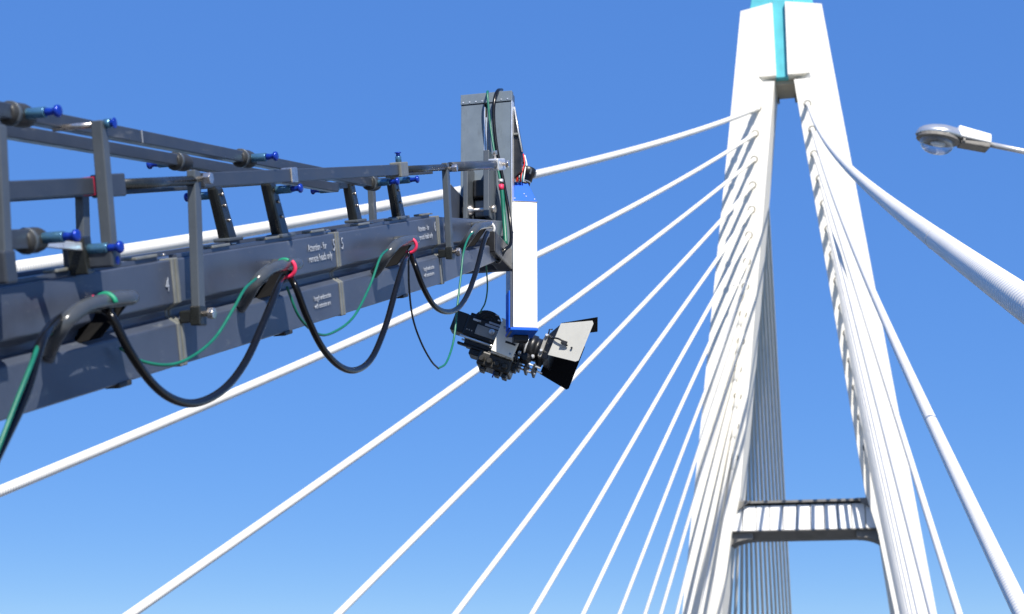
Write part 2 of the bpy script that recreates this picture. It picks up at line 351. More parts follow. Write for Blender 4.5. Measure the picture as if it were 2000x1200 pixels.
def section(y0, y1, t0=0.297, t1=0.297, b0=0.0, b1=0.0):
    def prof(y, t_, b_):
        k = (t_ - b_) / 0.297
        pr = [(0, 0), (0, 0.118), (-0.032, 0.138), (-0.032, 0.158), (0, 0.176), (0, 0.297)]
        full = pr + [(-BWID - x, z) for x, z in pr[::-1]]
        return [(x, y, b_ + z * k) for x, z in full]
    mb = MB(); A_ = [mb.bm.verts.new(p) for p in prof(y0, t0, b0)]; B_ = [mb.bm.verts.new(p) for p in prof(y1, t1, b1)]
    n = len(A_); mb.bm.faces.new(A_); mb.bm.faces.new(B_)
    for i in range(n): mb.bm.faces.new((A_[i], A_[(i + 1) % n], B_[(i + 1) % n], B_[i]))
    o = mb.build('arm_section', 'crane_paint', crane, bevel=0.004)
    return o
JO = [-1.72, -0.385, 0.955, 2.31, 3.64]
secs = []
for i in range(4): secs.append(section(JO[i] + 0.003, JO[i + 1] - 0.003))
secs.append(section(3.643, 4.85, 0.297, 0.222, 0.0, 0.03))
def collar(y, parent, mt):
    e = 0.004
    pr = [(e, -e), (e, 0.118), (-0.03, 0.14), (-0.03, 0.156), (e, 0.174), (e, 0.297 + e)]
    full = pr + [(-BWID - x, z) for x, z in pr[::-1]]
    MB().prism([(x, y - 0.009, z) for x, z in full], (0, 0.018, 0)).build('joint_collar', mt, parent, bevel=0.003)
for i, y in enumerate(JO[1:]):
    collar(y - 0.0125, secs[i], 'crane_edge'); collar(y + 0.0125, secs[i + 1], 'crane_edge' if i else 'crane_paint')
for i, s_ in enumerate(secs[:4]):
    for x in (-0.03, -0.22):
        MB().box((x - 0.012, JO[i] + 0.06, 0.2975), (x + 0.012, JO[i + 1] - 0.06, 0.309)).build('top_rail', 'crane_paint', s_)
    for k in range(3):
        y = JO[i] + 0.3 + 0.42 * k
        MB().box((-0.05, y, 0.3095), (-0.012, y + 0.13, 0.318)).build('rail_clamp', 'crane_edge', s_, bevel=0.002)
        MB().lathe((-0.03, y + 0.2, 0.309), (0, 0, 1), [(0, 0.008), (0.006, 0.008)], 8).build('rail_bolt', 'bolt_steel', s_)

def bolt(p, d, r=0.017, l=0.03, parent=None):
    p, d = Vector(p), Vector(d)
    o = MB().lathe(p, d, [(0, r * 0.6), (l * 0.45, r * 0.6), (l * 0.45, r * 1.15), (l, r * 1.15)], 6).build('bolt', 'bolt_steel', parent or crane, bevel=0.001)
    return o
PIN = [None, None]
def pin(p, d, parent=None):
    """quick-release pin: pale blue barrel with a dark blue spool-shaped knob"""
    global PIN
    p = Vector(p); d = Vector(d).normalized(); rot = d.to_track_quat('Z', 'Y')
    if PIN[0] is None:
        a = MB().lathe((0, 0, 0), (0, 0, 1), [(-0.03, 0.006), (0, 0.006), (0.001, 0.0125), (0.003, 0.0135), (0.052, 0.0135), (0.054, 0.0125)], 18).build('pin', 'pin_steel_blue', crane)
        k = MB().lathe((0, 0, 0.054), (0, 0, 1), [(0, 0.008), (0.004, 0.0105), (0.014, 0.0085), (0.024, 0.0095), (0.027, 0.0145), (0.033, 0.0155), (0.037, 0.013), (0.038, 0.006)], 18).build('knob', 'pin_blue', a)
        PIN = [a, k]; o = a
    else:
        o = PIN[0].copy(); COL.objects.link(o); k = PIN[1].copy(); COL.objects.link(k); k.parent = o
    o.parent = crane; o.location = p; o.rotation_mode = 'QUATERNION'; o.rotation_quaternion = rot
    return o
def clevis(p, along, r=0.029, l=0.11):
    p = Vector(p); al = Vector(along).normalized()
    o = MB().lathe(p - al * l / 2, al, [(0, r * 0.72), (0.006, r * 0.9), (l * 0.35, r), (l * 0.7, r * 1.02), (l - 0.01, r * 0.9), (l, r * 0.7)], 14).build('clevis', 'rubber', crane)
    MB().lathe(p - al * (l / 2 - 0.018), al, [(0, r * 1.0), (0.001, r * 1.05), (0.011, r * 1.05), (0.012, r * 1.0)], 14).build('clevis_band', 'crane_grey', o)
    return o
XA = Vector((1, 0, 0)); YA = Vector((0, 1, 0))
# tension rods: near pair A, far pair B
def rodpt(y): return 0.7155 - 0.0866 * y
for x, ends, sgn in ((-0.03, (-1.6, 0.26, 1.60, 2.86), 1), (-0.22, (-1.6, 0.26, 1.53, 2.98), -1)):
    for i in range(3):
        y0, y1 = ends[i] + (0.03 if i else 0), ends[i + 1] - 0.03
        MB().bar((x, y0, rodpt(y0)), (x, y1, rodpt(y1)), 0.036, 0.036, XA).build('tension_rod', 'rod_paint', crane, bevel=0.003)
    for i in (1, 2, 3):
        y = ends[i]; c_ = Vector((x, y, rodpt(y) - 0.002)); al = Vector((0, 1, -0.0866))
        if i < 3 or sgn > 0: clevis(c_, al)
        if not (i == 1 and sgn < 0): pin(c_ + XA * sgn * 0.02, XA * sgn + YA * 0.02)
    MB().bar((x, 2.86, rodpt(2.86)), (x, 3.14, 0.470), 0.02, 0.03, XA).build('rod_fork', 'post_black', crane, bevel=0.002)
MB().bar((-0.022, 0.86, rodpt(0.86) ), (-0.0105, 0.862, rodpt(0.862)), 0.004, 0.034, YA).build('tape_mark', 'letter_white', crane)
# king post carrying the tension rods, and its neighbour towards the base
for (xa_, ya_), (xb_, yb_) in (((214, 485), (193, 236)), ((6, 500), (-6, 245))):
    MB().bar(arm_pt(xa_, ya_, 0.088), arm_pt(xb_, yb_, 0.088), 0.03, 0.032, XA).build('king_post', 'crane_grey', crane, bevel=0.003)
    kb_ = arm_pt(xa_, ya_, 0.088)
    MB().box((-0.03, kb_.y - 0.024, 0.31), (0.106, kb_.y + 0.024, kb_.z + 0.012)).build('post_socket', 'rod_paint', crane, bevel=0.006)
kq = arm_pt(196, 243, 0.088); MB().tube([(-0.04, kq.y, kq.z), (0.08, kq.y, kq.z)], 0.008, 10).build('cross_bolt', 'bolt_steel', crane)
pin(kq + XA * 0.012, XA + YA * 0.05).scale = (0.9, 0.9, 0.3)
# lower tension bar and its bracket
MB().bar((0.03, -1.2, 0.447), (0.03, 0.13, 0.40), 0.036, 0.045, XA).build('tension_rod', 'rod_paint', crane, bevel=0.003)
clevis((0.03, 0.16, 0.395), YA, 0.03, 0.09); pin((0.055, 0.17, 0.398), XA)
MB().bar((0.03, 0.2, 0.388), (0.03, 0.42, 0.362), 0.014, 0.02, XA).build('eye_bar', 'aluminium', crane, bevel=0.002)
MB().bar((0.018, 0.405, 0.298), (0.018, 0.40, 0.39), 0.05, 0.04, XA).build('bracket', 'post_black', crane, bevel=0.004)
pin((0.04, 0.405, 0.358), XA); pin((0.034, 0.425, 0.325), XA).scale = (0.8, 0.8, 0.8)
# black leaning posts
for u0, u1 in ((1.85, 1.775), (3.175, 3.115)):
    for x, sgn in ((-0.03, 1), (-0.22, -1)):
        po = MB().hexa([(x - 0.02, u0 - 0.042, 0.31), (x + 0.02, u0 - 0.042, 0.31), (x + 0.02, u0 + 0.042, 0.31), (x - 0.02, u0 + 0.042, 0.31),
                        (x - 0.018, u1 - 0.034, 0.497), (x + 0.018, u1 - 0.034, 0.497), (x + 0.018, u1 + 0.034, 0.497), (x - 0.018, u1 + 0.034, 0.497)]).build('post', 'post_black', crane, bevel=0.012)
        MB().box((x - 0.03, u0 - 0.06, 0.309), (x + 0.03, u0 + 0.06, 0.322)).build('foot_plate', 'crane_grey', po, bevel=0.004)
        for zz_ in (0.38, 0.43, 0.468):
            yy = u0 + (u1 - u0) * (zz_ - 0.31) / 0.185
            MB().lathe((x + 0.0185, yy, zz_), XA, [(0, 0.006), (0.006, 0.0055), (0.008, 0.003)], 8).build('screw', 'bolt_steel', po)
        pin((x + sgn * 0.022, u1 + 0.012, 0.468), XA * sgn + YA * 0.02)
# parallelogram hangers with bolts
for x, sgn in ((0.05, 1), (-0.30, -1)):
    for u0, u1, z0, z1 in ((0.975, 1.035, 0.125, 0.54), (3.625, 3.67, 0.125, 0.53)):
        h = MB().bar((x, u0, z0), (x, u1, z1), 0.026, 0.04, XA).build('hanger', 'crane_grey', crane, bevel=0.003)
        MB().bar((x, u0 - 0.004, z0 - 0.02), (x, u0 + 0.004, z0 + 0.035), 0.032, 0.046, XA).build('hanger_shoe', 'post_black', h, bevel=0.004)
        bolt((x + sgn * 0.016, u0 + 0.003, z0 + 0.012), XA * sgn, 0.015, 0.032, h); bolt((x + sgn * 0.013, u1, z1 - 0.025), XA * sgn, 0.015, 0.04, h)
        MB().box((min(0.0, x) if sgn > 0 else x, u0 - 0.02, z0 - 0.01), (x if sgn > 0 else -BWID, u0 + 0.02, z0 + 0.025)).build('hanger_lug', 'post_black', h, bevel=0.004)
# levelling rods
ZL = 0.512
def lr(x, y0, y1, kind, mt='rod_paint'):
    if kind == 'sq': return MB().bar((x, y0, ZL), (x, y1, ZL), 0.03, 0.042, XA).build('levelling_rod', mt, crane, bevel=0.003)
    return MB().tube([(x, y0, ZL), (x, y1, ZL)], 0.0145, 14).build('turnbuckle', 'post_black', crane)
a_ = lr(0.05, -1.6, 0.47, 'sq')
MB().box((0.0335, 0.42, ZL - 0.0225), (0.0665, 0.432, ZL + 0.0225)).build('tape_mark', 'tape_red', a_)
MB().box((0.028, 0.47, ZL - 0.03), (0.072, 0.575, ZL + 0.028)).build('rod_clamp', 'rod_paint', crane, bevel=0.004)
lr(0.05, 0.575, 1.02, 'rd'); lr(0.05, 1.07, 1.76, 'sq')
MB().box((0.03, 1.745, ZL - 0.024), (0.07, 1.80, ZL + 0.026)).build('rod_clamp', 'bolt_steel', crane, bevel=0.004)
lr(0.05, 1.80, 2.95, 'sq')
cl = MB().box((0.026, 2.93, ZL - 0.03), (0.074, 3.03, ZL + 0.03)).build('rod_clamp', 'crane_edge', crane, bevel=0.004)
tb = pin((0.05, 2.98, ZL + 0.03), (0, 0, 1)); tb.scale = (0.9, 0.9, 0.45)
lr(0.05, 3.03, 3.655, 'rd'); lr(0.05, 3.73, 4.62, 'rd').scale = (1, 1, 1)
lr(-0.30, -1.6, 4.62, 'sq')
MB().tube([(0.05, 3.74, ZL), (0.05, 4.55, ZL)], 0.022, 16).build('levelling_rod', 'rod_paint', crane)
fk = MB().box((0.022, 4.55, ZL - 0.03), (0.078, 4.70, ZL + 0.03)).build('rod_fork', 'aluminium', crane, bevel=0.008)
bolt((0.078, 4.64, ZL), XA, 0.016, 0.03, fk); bolt((0.05, 4.60, ZL + 0.03), (0, 0, 1), 0.012, 0.04, fk)

# cable handles on the side face
HPTS = [(92, 704, -0.03), (97, 686, 0.02), (108, 660, 0.06), (130, 627, 0.09), (165, 600, 0.10), (210, 588, 0.10), (255, 582, 0.10)]
hl = [arm_pt(*q) for q in HPTS]; he = hl[-1]
hl += [he + Vector((-0.03, 0.035, 0.0)), he + Vector((-0.105, 0.045, 0.0))]
HANDLE = MB().tube(smooth_path(hl, 6), 0.019, 14).build('handle', 'handle_grey', crane)
HP = MB().prism([(-0.03, he.y + 0.02, he.z - 0.012), (he.x - 0.02, he.y + 0.02, he.z - 0.014), (0.03, he.y - 0.05, 0.135), (-0.03, he.y - 0.08, 0.125)], (0, 0.014, 0)).build('handle_gap_shade', 'flag_black', HANDLE, bevel=0.003)  # black sheet stands in for the shadowy opening under the handle
for i, du in enumerate((0, 1.159, 2.473, 3.70)):
    if i == 0: o = HANDLE
    else:
        o = HANDLE.copy(); COL.objects.link(o); o.parent = crane; q = HP.copy(); COL.objects.link(q); q.parent = o
    o.location = (0, du, 0)
    if i < 3: MB().box((-0.04, 0.56 + du, -0.01), (0.006, 0.63 + du, 0.004)).build('foot_pad', 'rubber', crane, bevel=0.004)

# lettering on the side face
def letters(txt, u, wz, size, parent, sx=1.0, slant=0.0):
    c_ = bpy.data.curves.new('lettering', 'FONT'); c_.body = txt; c_.size = size; c_.extrude = 0.0006; c_.shear = slant; c_.space_line = 1.05
    tmp = bpy.data.objects.new('tmp', c_); COL.objects.link(tmp)
    bpy.context.view_layer.update()
    me = bpy.data.meshes.new_from_object(tmp.evaluated_get(bpy.context.evaluated_depsgraph_get()))
    bpy.data.objects.remove(tmp); me.materials.clear(); me.materials.append(M['letter_white'])
    o = bpy.data.objects.new('lettering', me); COL.objects.link(o); o.parent = parent
    o.matrix_local = Matrix(((0, 0, 1, 0.0028), (1, 0, 0, u), (0, 1, 0, wz), (0, 0, 0, 1))) @ Matrix.Scale(sx, 4, (1, 0, 0))
    return o
WARN = 'Attention - for\nremote heads only'; SPEC = 'Length undersection\nwith extension arm'
letters(WARN, 2.005, 0.248, 0.036, secs[2], 0.86); letters('5', 2.255, 0.235, 0.062, secs[2], 0.8, 0.1); letters('5', 2.345, 0.235, 0.062, secs[3], 0.8, 0.1)
letters(SPEC, 2.02, 0.075, 0.026, secs[2], 0.8)
letters('4', 0.885, 0.212, 0.055, secs[1], 0.8, 0.1)
letters(WARN, 3.33, 0.246, 0.034, secs[3], 0.8); letters('6', 3.575, 0.235, 0.062, secs[3], 0.8, 0.1); letters(SPEC, 3.36, 0.075, 0.026, secs[3], 0.75)
letters('for\nonly', 3.74, 0.235, 0.04, secs[4], 0.8)

# pedestal and counterweight behind the frame
inv = CM.inverted()
foot = CM @ Vector((-0.125, -1.45, 0)); foot.z = 0
def loc(p): return inv @ Vector(p)
up_l = inv.to_3x3() @ Vector((0, 0, 1))
top = CM @ Vector((-0.125, -1.45, 0.02))
MB().tube([loc(foot + Vector((0, 0, 0.3))), loc(top)], 0.09, 20).build('pedestal_column', 'crane_grey', crane)
bx_l = []
for z_ in (0.22, 0.34):
    for (a, b_) in ((-0.5, -0.5), (0.5, -0.5), (0.5, 0.5), (-0.5, 0.5)): bx_l.append(loc(foot + Vector((a, b_, z_))))
MB().hexa(bx_l).build('dolly_base', 'crane_paint', crane, bevel=0.02)
for a in (-0.42, 0.42):
    for b_ in (-0.42, 0.42):
        MB().lathe(loc(foot + Vector((a - 0.06, b_, 0.122))), inv.to_3x3() @ Vector((1, 0, 0)), [(0, 0.06), (0.001, 0.105), (0.03, 0.118), (0.09, 0.118), (0.119, 0.105), (0.12, 0.06)], 20).build('wheel', 'rubber', crane)
MB().box((-0.36, -2.3, -0.12), (0.11, -1.75, 0.32)).build('counterweight', 'post_black', crane, bevel=0.02)

# ---- upright mount at the tip: frame x = arm's right, y = level forward, z = up
DH = Vector((DV.x, DV.y, 0)).normalized()
P0 = Vector((-0.02724, 7.97384, 0))
TM = inv @ Matrix(((SV.x, DH.x, 0, P0.x), (SV.y, DH.y, 0, P0.y), (0, 0, 1, 1.5), (0, 0, 0, 1)))
mount = MB().box((-0.252, 0.03, 2.16), (0.026, 0.07, 3.135)).build('upright_mount', 'crane_paint', crane, bevel=0.004); mount.matrix_local = TM
MB().box((-0.254, 0.0, 2.47), (-0.126, 0.0298, 3.08)).build('front_panel', 'mount_grey', mount, bevel=0.002)
MB().box((-0.109, 0.0, 2.19), (0.024, 0.0298, 3.08)).build('front_panel', 'mount_grey', mount, bevel=0.002)
MB().box((-0.256, -0.006, 3.083), (0.028, 0.0298, 3.14)).build('top_band', 'mount_grey', mount, bevel=0.002)
for i in range(8): MB().lathe((-0.24 + i * 0.035, -0.006, 3.094), (0, -1, 0), [(0, 0.005), (0.003, 0.004)], 8).build('rivet', 'aluminium', mount)
MB().box((-0.1255, -0.004, 2.55), (-0.1195, 0.0297, 3.06)).build('edge_strip', 'aluminium', mount); MB().box((-0.1155, -0.006, 2.5), (-0.1095, 0.0297, 3.0)).build('edge_strip', 'aluminium', mount)
MB().box((0.0245, -0.006, 2.36), (0.0315, 0.0296, 3.082)).build('edge_strip', 'aluminium', mount)
# lower fork around the arm end
MB().box((-0.236, 0.012, 2.40), (-0.0865, 0.029, 2.66)).build('recess_shade', 'camera_black', mount)  # black plate gives the hollow its shade by colour
MB().box((-0.165, -0.03, 2.44), (-0.098, -0.004, 2.53)).build('clamp_plate', 'mount_grey', mount, bevel=0.006)
MB().box((-0.262, -0.25, 2.36), (-0.235, -0.002, 2.56)).build('fork_plate', 'crane_paint', mount, bevel=0.004)
MB().box((-0.085, -0.16, 2.40), (-0.055, -0.002, 2.76)).build('fork_plate', 'crane_grey', mount, bevel=0.004)
MB().box((-0.20, -0.14, 2.40), (-0.175, -0.002, 2.70)).build('fork_plate', 'crane_grey', mount, bevel=0.004)
MB().box((-0.174, -0.05, 2.54), (-0.086, -0.002, 2.64)).build('motor_block', 'camera_black', mount, bevel=0.01)
MB().lathe((-0.21, -0.1, 2.455), (1, 0, 0), [(0, 0.022), (0.02, 0.03), (0.05, 0.03), (0.06, 0.012), (0.15, 0.012), (0.155, 0.02), (0.175, 0.02)], 16).build('pivot_shaft', 'bolt_steel', mount)
MB().box((-0.05, -0.35, 2.15), (0.03, 0.0, 2.26)).build('tip_block', 'camera_black', mount, bevel=0.006)
# side web behind the right edge with a pale rim
MB().prism([(0.0325, 0.03, 3.0), (0.036, 0.03, 3.045), (0.074, 0.03, 2.82), (0.07, 0.03, 2.70), (0.0325, 0.03, 2.66)], (0, 0.03, 0)).build('side_web', 'camera_black', mount)
MB().tube([(0.036, 0.022, 3.055), (0.055, 0.022, 2.93), (0.078, 0.022, 2.80)], 0.004, 8).build('web_rim', 'aluminium', mount)
MB().box((0.033, 0.012, 2.895), (0.06, 0.0298, 2.905)).build('web_rung', 'crane_edge', mount)
MB().box((0.027, 0.062, 2.2), (0.07, 0.1, 2.5)).build('pan_block', 'crane_paint', mount, bevel=0.006)

# ------------------------------------------------------------------ remote head: white box with blue ends, hung from the mount
YH = 8.0
def hp(px, py, dy=0.0): p = at(px, py, YH); p.y += dy; return p
hb = hp(1026, 640); yaw = R(9)
HM = Matrix.Translation(hb) @ Matrix.Rotation(yaw, 4, 'Z')
head = empty('remote_head', 'white upright remote head box with blue ends hanging from the crane tip', 'remote head', HM)
HT = (hp(1026, 395) - hb).z; HW = 0.064; HD = 0.17
MB().box((-HW, 0, 0.0), (HW, HD, HT)).build('housing', 'head_white', head, bevel=0.004)
for a, b_ in ((-0.05, 0.03), (0.05, 0.03), (-0.05, HT - 0.03), (0.05, HT - 0.03), (-0.05, HT * 0.5), (0.05, HT * 0.5)):
    MB().lathe((a, 0.0, b_), (0, -1, 0), [(0, 0.0045), (0.002, 0.0038)], 8).build('screw', 'aluminium', head)
MB().box((-HW - 0.012, 0.02, -0.02), (-HW - 0.0005, HD - 0.004, HT + 0.02)).build('shaded_side', 'crane_paint', head, bevel=0.002)  # dark navy sheet paints the shaded left side of the white box
MB().prism([(-HW - 0.006, 0.0, HT + 0.0015), (HW + 0.002, 0.0, HT + 0.0015), (HW + 0.002, HD, HT + 0.0015), (-HW - 0.006, HD, HT + 0.0015)], (0, 0, 0.004)).build('gasket', 'crane_edge', head)
capo = MB().hexa([(-HW - 0.004, 0.002, HT + 0.006), (HW, 0.002, HT + 0.006), (HW, HD - 0.002, HT + 0.006), (-HW - 0.004, HD - 0.002, HT + 0.006),
           (-HW - 0.004, 0.05, HT + 0.125), (HW - 0.042, 0.05, HT + 0.125), (HW - 0.042, HD - 0.002, HT + 0.125), (-HW - 0.004, HD - 0.002, HT + 0.125)]).build('top_cap', 'head_blue', head, bevel=0.002)
for a, b_ in ((-0.054, 0.014), (0.052, 0.014), (0.008, 0.03), (-0.002, 0.045)):
    MB().lathe((a, 0.002 + 0.048 * b_ / 0.119 - 0.001, HT + 0.006 + b_), (0, -0.88, 0.47), [(0, 0.0035), (0.002, 0.003)], 8).build('screw', 'aluminium', capo)
MB().box((-HW - 0.014, -0.004, -0.016), (HW + 0.003, HD + 0.004, -0.0015)).build('bottom_cap', 'head_blue', head, bevel=0.003)
MB().box((-HW - 0.02, 0.02, 0.0), (-HW - 0.0125, HD - 0.05, 0.2)).build('blue_rail', 'head_blue', head, bevel=0.002)
MB().box((-HW + 0.02, 0.10, -0.05), (HW - 0.03, HD - 0.01, -0.0165)).build('tilt_axle', 'camera_black', head, bevel=0.004)
cn = MB().lathe((0.008, 0.075, HT + 0.12), (0.25, -0.1, 1), [(0, 0.03), (0.014, 0.03), (0.015, 0.025), (0.024, 0.025), (0.025, 0.036), (0.052, 0.036), (0.053, 0.042), (0.092, 0.042), (0.097, 0.036)], 16).build('connector', 'camera_black', head)
MB().lathe((0.008, 0.075, HT + 0.12) , (0.25, -0.1, 1), [(0.016, 0.026), (0.0165, 0.031), (0.023, 0.031), (0.0235, 0.026)], 16).build('connector_ring', 'aluminium', cn)
for i in range(6):
    a = math.pi * 2 * i / 6; ax3 = Vector((0.25, -0.1, 1)).normalized(); xx = ax3.orthogonal().normalized(); yy = ax3.cross(xx)
    c_ = Vector((0.008, 0.075, HT + 0.12)) + (xx * math.cos(a) + yy * math.sin(a)) * 0.042
    MB().bar(c_ + ax3 * 0.054, c_ + ax3 * 0.084, 0.012, 0.009, xx * math.cos(a) + yy * math.sin(a)).build('grip_rib', 'crane_grey', cn, bevel=0.002)
for k, (mt, off) in enumerate((('wire_teal', 0), ('wire_white', 0.009), ('wire_orange', 0.018), ('wire_red', 0.024), ('wire_red', 0.045), ('wire_white', 0.06), ('wire_teal', 0.05), ('cable_black', 0.03), ('cable_black', 0.04))):
    j = random.uniform(-0.01, 0.01)
    pts = [(-0.058 + off * 0.9, 0.03, HT + 0.12), (-0.062 + off, 0.02, HT + 0.15 + j), (-0.05 + off + j, 0.03, HT + 0.20), (-0.03 + off * 0.8, 0.05, HT + 0.23 + 2 * j), (-0.02 + off * 0.5, 0.07, HT + 0.29 + j * 2)]
    MB().tube(smooth_path(pts, 6), 0.0048 if k < 4 else 0.0036, 8).build('wire', mt, head)

# ------------------------------------------------------------------ film camera under the head; local x = lens axis, z = up, y = away; 1 unit here = 1 photo pixel there
K = 0.00273
c0 = at(1000, 680, 8.34)
FM = Matrix.Translation(c0) @ Matrix.Rotation(R(-4), 4, 'Z') @ Matrix.Rotation(R(20), 4, 'Y')
film = empty('film_camera', 'black film camera with cream bracket and matte box flags under the remote head', 'film camera', FM)
def kb(name, mt, a0, b0, a1, b1, y0, y1, bevel=0.004, parent=None):
    return MB().box((a0 * K, y0, b0 * K), (a1 * K, y1, b1 * K)).build(name, mt, parent or film, bevel=bevel)
body = kb('body', 'camera_black', -102, -8, 8, 34, -0.04, 0.11, 0.008)
kb('battery', 'camera_black', -129, -6, -101, 35, -0.03, 0.09, 0.006)
kb('lit_patch', 'camera_grey', -78, 0, -31, 20, -0.047, -0.0405, 0.003, body)  # grey panel puts the sunlit part of the black body into colour
kb('highlight_strip', 'letter_white', -64, 22, -34, 27, -0.046, -0.0405, 0.001, body); kb('highlight_strip', 'letter_white', -58, 29, -34, 33, -0.045, -0.0405, 0.001, body)  # pale strips painted as bright highlights along the body
MB().lathe((-46 * K, -0.047, 14 * K), (0, -1, 0), [(0, 0.016), (0.006, 0.016), (0.007, 0.009), (0.010, 0.008)], 16).build('dial', 'aluminium', body)
for a in range(-95, -84, 5): MB().lathe((a * K, -0.0405, 4 * K), (0, -1, 0), [(0, 0.004), (0.003, 0.004)], 8).build('button', 'camera_grey', body)
# domed film magazine
pr = [(-92 * K, 34.3 * K)]
for k in range(13):
    a = math.pi * k / 12; pr.append(((-63 - 27 * math.cos(a)) * K, (36 + 19 * math.sin(a)) * K))
pr.append((-34 * K, 34.3 * K))
mg = MB().prism([(a, -0.025, b_) for a, b_ in pr], (0, 0.11, 0)).build('magazine', 'camera_black', film, bevel=0.004)
for q in (0.3, 0.55, 0.8):
    pr2 = [((-63 - 27 * q * math.cos(math.pi * k / 10)) * K, (36 + 19 * q * math.sin(math.pi * k / 10)) * K) for k in range(11)]
    MB().tube([(a, -0.0275, b_) for a, b_ in pr2], 0.0018, 6).build('magazine_rib', 'gear_brown', mg)
kb('rear_finder', 'camera_black', -30, 34.5, -6, 56, -0.02, 0.1, 0.006)
rod = MB().tube([(-104 * K, -0.05, -12 * K), (14 * K, -0.05, -13 * K)], 0.0055, 10).build('support_rod', 'aluminium', film)
MB().tube([(-104 * K, 0.06, -12 * K), (14 * K, 0.06, -13 * K)], 0.0055, 10).build('support_rod', 'aluminium', film)
kb('base_plate', 'camera_black', -92, -24, -24, -14.5, -0.035, 0.1, 0.004)
kb('base_rail', 'camera_black', -104, -29, -30, -24.3, -0.045, -0.01, 0.003); kb('base_block', 'camera_black', -76, -41, -30, -29.3, -0.04, 0.09, 0.004)
gb = kb('gear_box', 'gear_brown', -52, -58, 16, -29.6, -0.1, 0.08, 0.01)
for a in (-44, -28, -12, 4):
    MB().lathe((a * K, -0.1, -46 * K), (0, -1, 0), [(0, 0.019), (0.012, 0.019), (0.014, 0.013), (0.024, 0.012)], 14).build('gear_wheel', 'gear_brown', gb)
for a in (-38, -8, 8): kb('gear_foot', 'camera_black', a - 5, -67, a + 5, -58.2, -0.08, 0.0, 0.004, gb)
MB().tube([(-14 * K, -0.06, -58 * K), (-13 * K, -0.06, -72 * K)], 0.004, 8).build('safety_pin', 'pin_blue', gb)
for a, b_, w_, h_ in ((-44, 40, 6, 3), (-38, 46, 7, 2.5), (-52, 49, 8, 2), (-36, 30, 4, 5)):
    kb('latch', 'aluminium', a, b_, a + w_, b_ + h_, -0.034, -0.026, 0.001, mg)
kb('name_plate', 'aluminium', -90, 25, -74, 29, -0.044, -0.0405, 0.001, body)
kb('top_handle', 'camera_black', -101, 36, -78, 42, 0.0, 0.06, 0.005)
kb('motor', 'camera_black', -24, -26, 20, -14.6, -0.09, 0.05, 0.005)
for a in (-20, -4, 12): MB().lathe((a * K, -0.09, -20 * K), (0, -1, 0), [(0, 0.008), (0.006, 0.008), (0.007, 0.005)], 10).build('motor_screw', 'aluminium', film)
# cream L-shaped bracket
br = MB().prism([(a * K, -0.145, b_ * K) for a, b_ in ((-29, 40), (18, 36), (14, -29), (-30, -27))], (0, 0.03, 0)).build('bracket', 'camera_cream', film, bevel=0.003)
kb('bracket_shelf', 'camera_cream', -30, -29.5, 14, -24, -0.114, 0.02, 0.002, br)
kb('bracket_slot', 'camera_black', -9, -4, 12, 0, -0.1475, -0.1448, 0.0, br)
for a, b_ in ((-20, 24), (8, -22), (8, 24)): MB().lathe((a * K, -0.145, b_ * K), (0, -1, 0), [(0, 0.006), (0.004, 0.006)], 8).build('bracket_bolt', 'bolt_steel', br)
# lens
ln = MB().lathe((8 * K, 0.03, 14 * K), (1, 0, 0), [(0, 24 * K), (10 * K, 24 * K), (11 * K, 21 * K), (20 * K, 21 * K), (21 * K, 27 * K), (34 * K, 27 * K), (35 * K, 24 * K), (44 * K, 24 * K), (45 * K, 29 * K), (56 * K, 30 * K)], 28).build('lens', 'camera_black', film)
for a, r_ in ((13, 21.6), (25, 27.8), (39, 24.8)): MB().lathe((a * K, 0.03, 14 * K), (1, 0, 0), [(0, (r_ - 1) * K), (0.001, r_ * K), (3.2 * K, r_ * K), (3.4 * K, (r_ - 1) * K)], 28).build('lens_ring', 'camera_grey' if a != 25 else 'aluminium', ln)
MB().lathe((63.2 * K, 0.03, 14 * K), (1, 0, 0), [(0, 22 * K), (1 * K, 21 * K), (3 * K, 10 * K), (3.4 * K, 1 * K)], 24).build('front_element', 'lens_glass', ln)
ff = kb('follow_focus', 'camera_black', 26, -24, 44, -12, -0.07, -0.01, 0.004)
MB().lathe((35 * K, -0.07, -16 * K), (0, -1, 0), [(0, 0.03), (0.01, 0.03), (0.011, 0.014), (0.03, 0.014)], 20).build('focus_wheel', 'camera_black', ff)
for b_, y_, a1 in ((-22, -0.06, 70), (-34, -0.02, 62), (-22, 0.07, 70)):
    MB().tube([(14 * K, y_, b_ * K), (a1 * K, y_, (b_ - 2) * K)], 0.005, 10).build('lens_rod', 'aluminium', film)
for a in (22, 38, 54): kb('rod_bridge', 'camera_black', a, -38, a + 5, -19, -0.065, 0.08, 0.002)
for a, b_ in ((20, -8), (47, -6), (30, 34)):
    MB().lathe((a * K, -0.045, b_ * K), (0, -1, 0), [(0, 0.010), (0.014, 0.010), (0.015, 0.006), (0.022, 0.006)], 12).build('lens_knob', 'aluminium', film)
kb('rod_end', 'camera_black', 8, -46, 24, -30, -0.05, 0.02, 0.004)
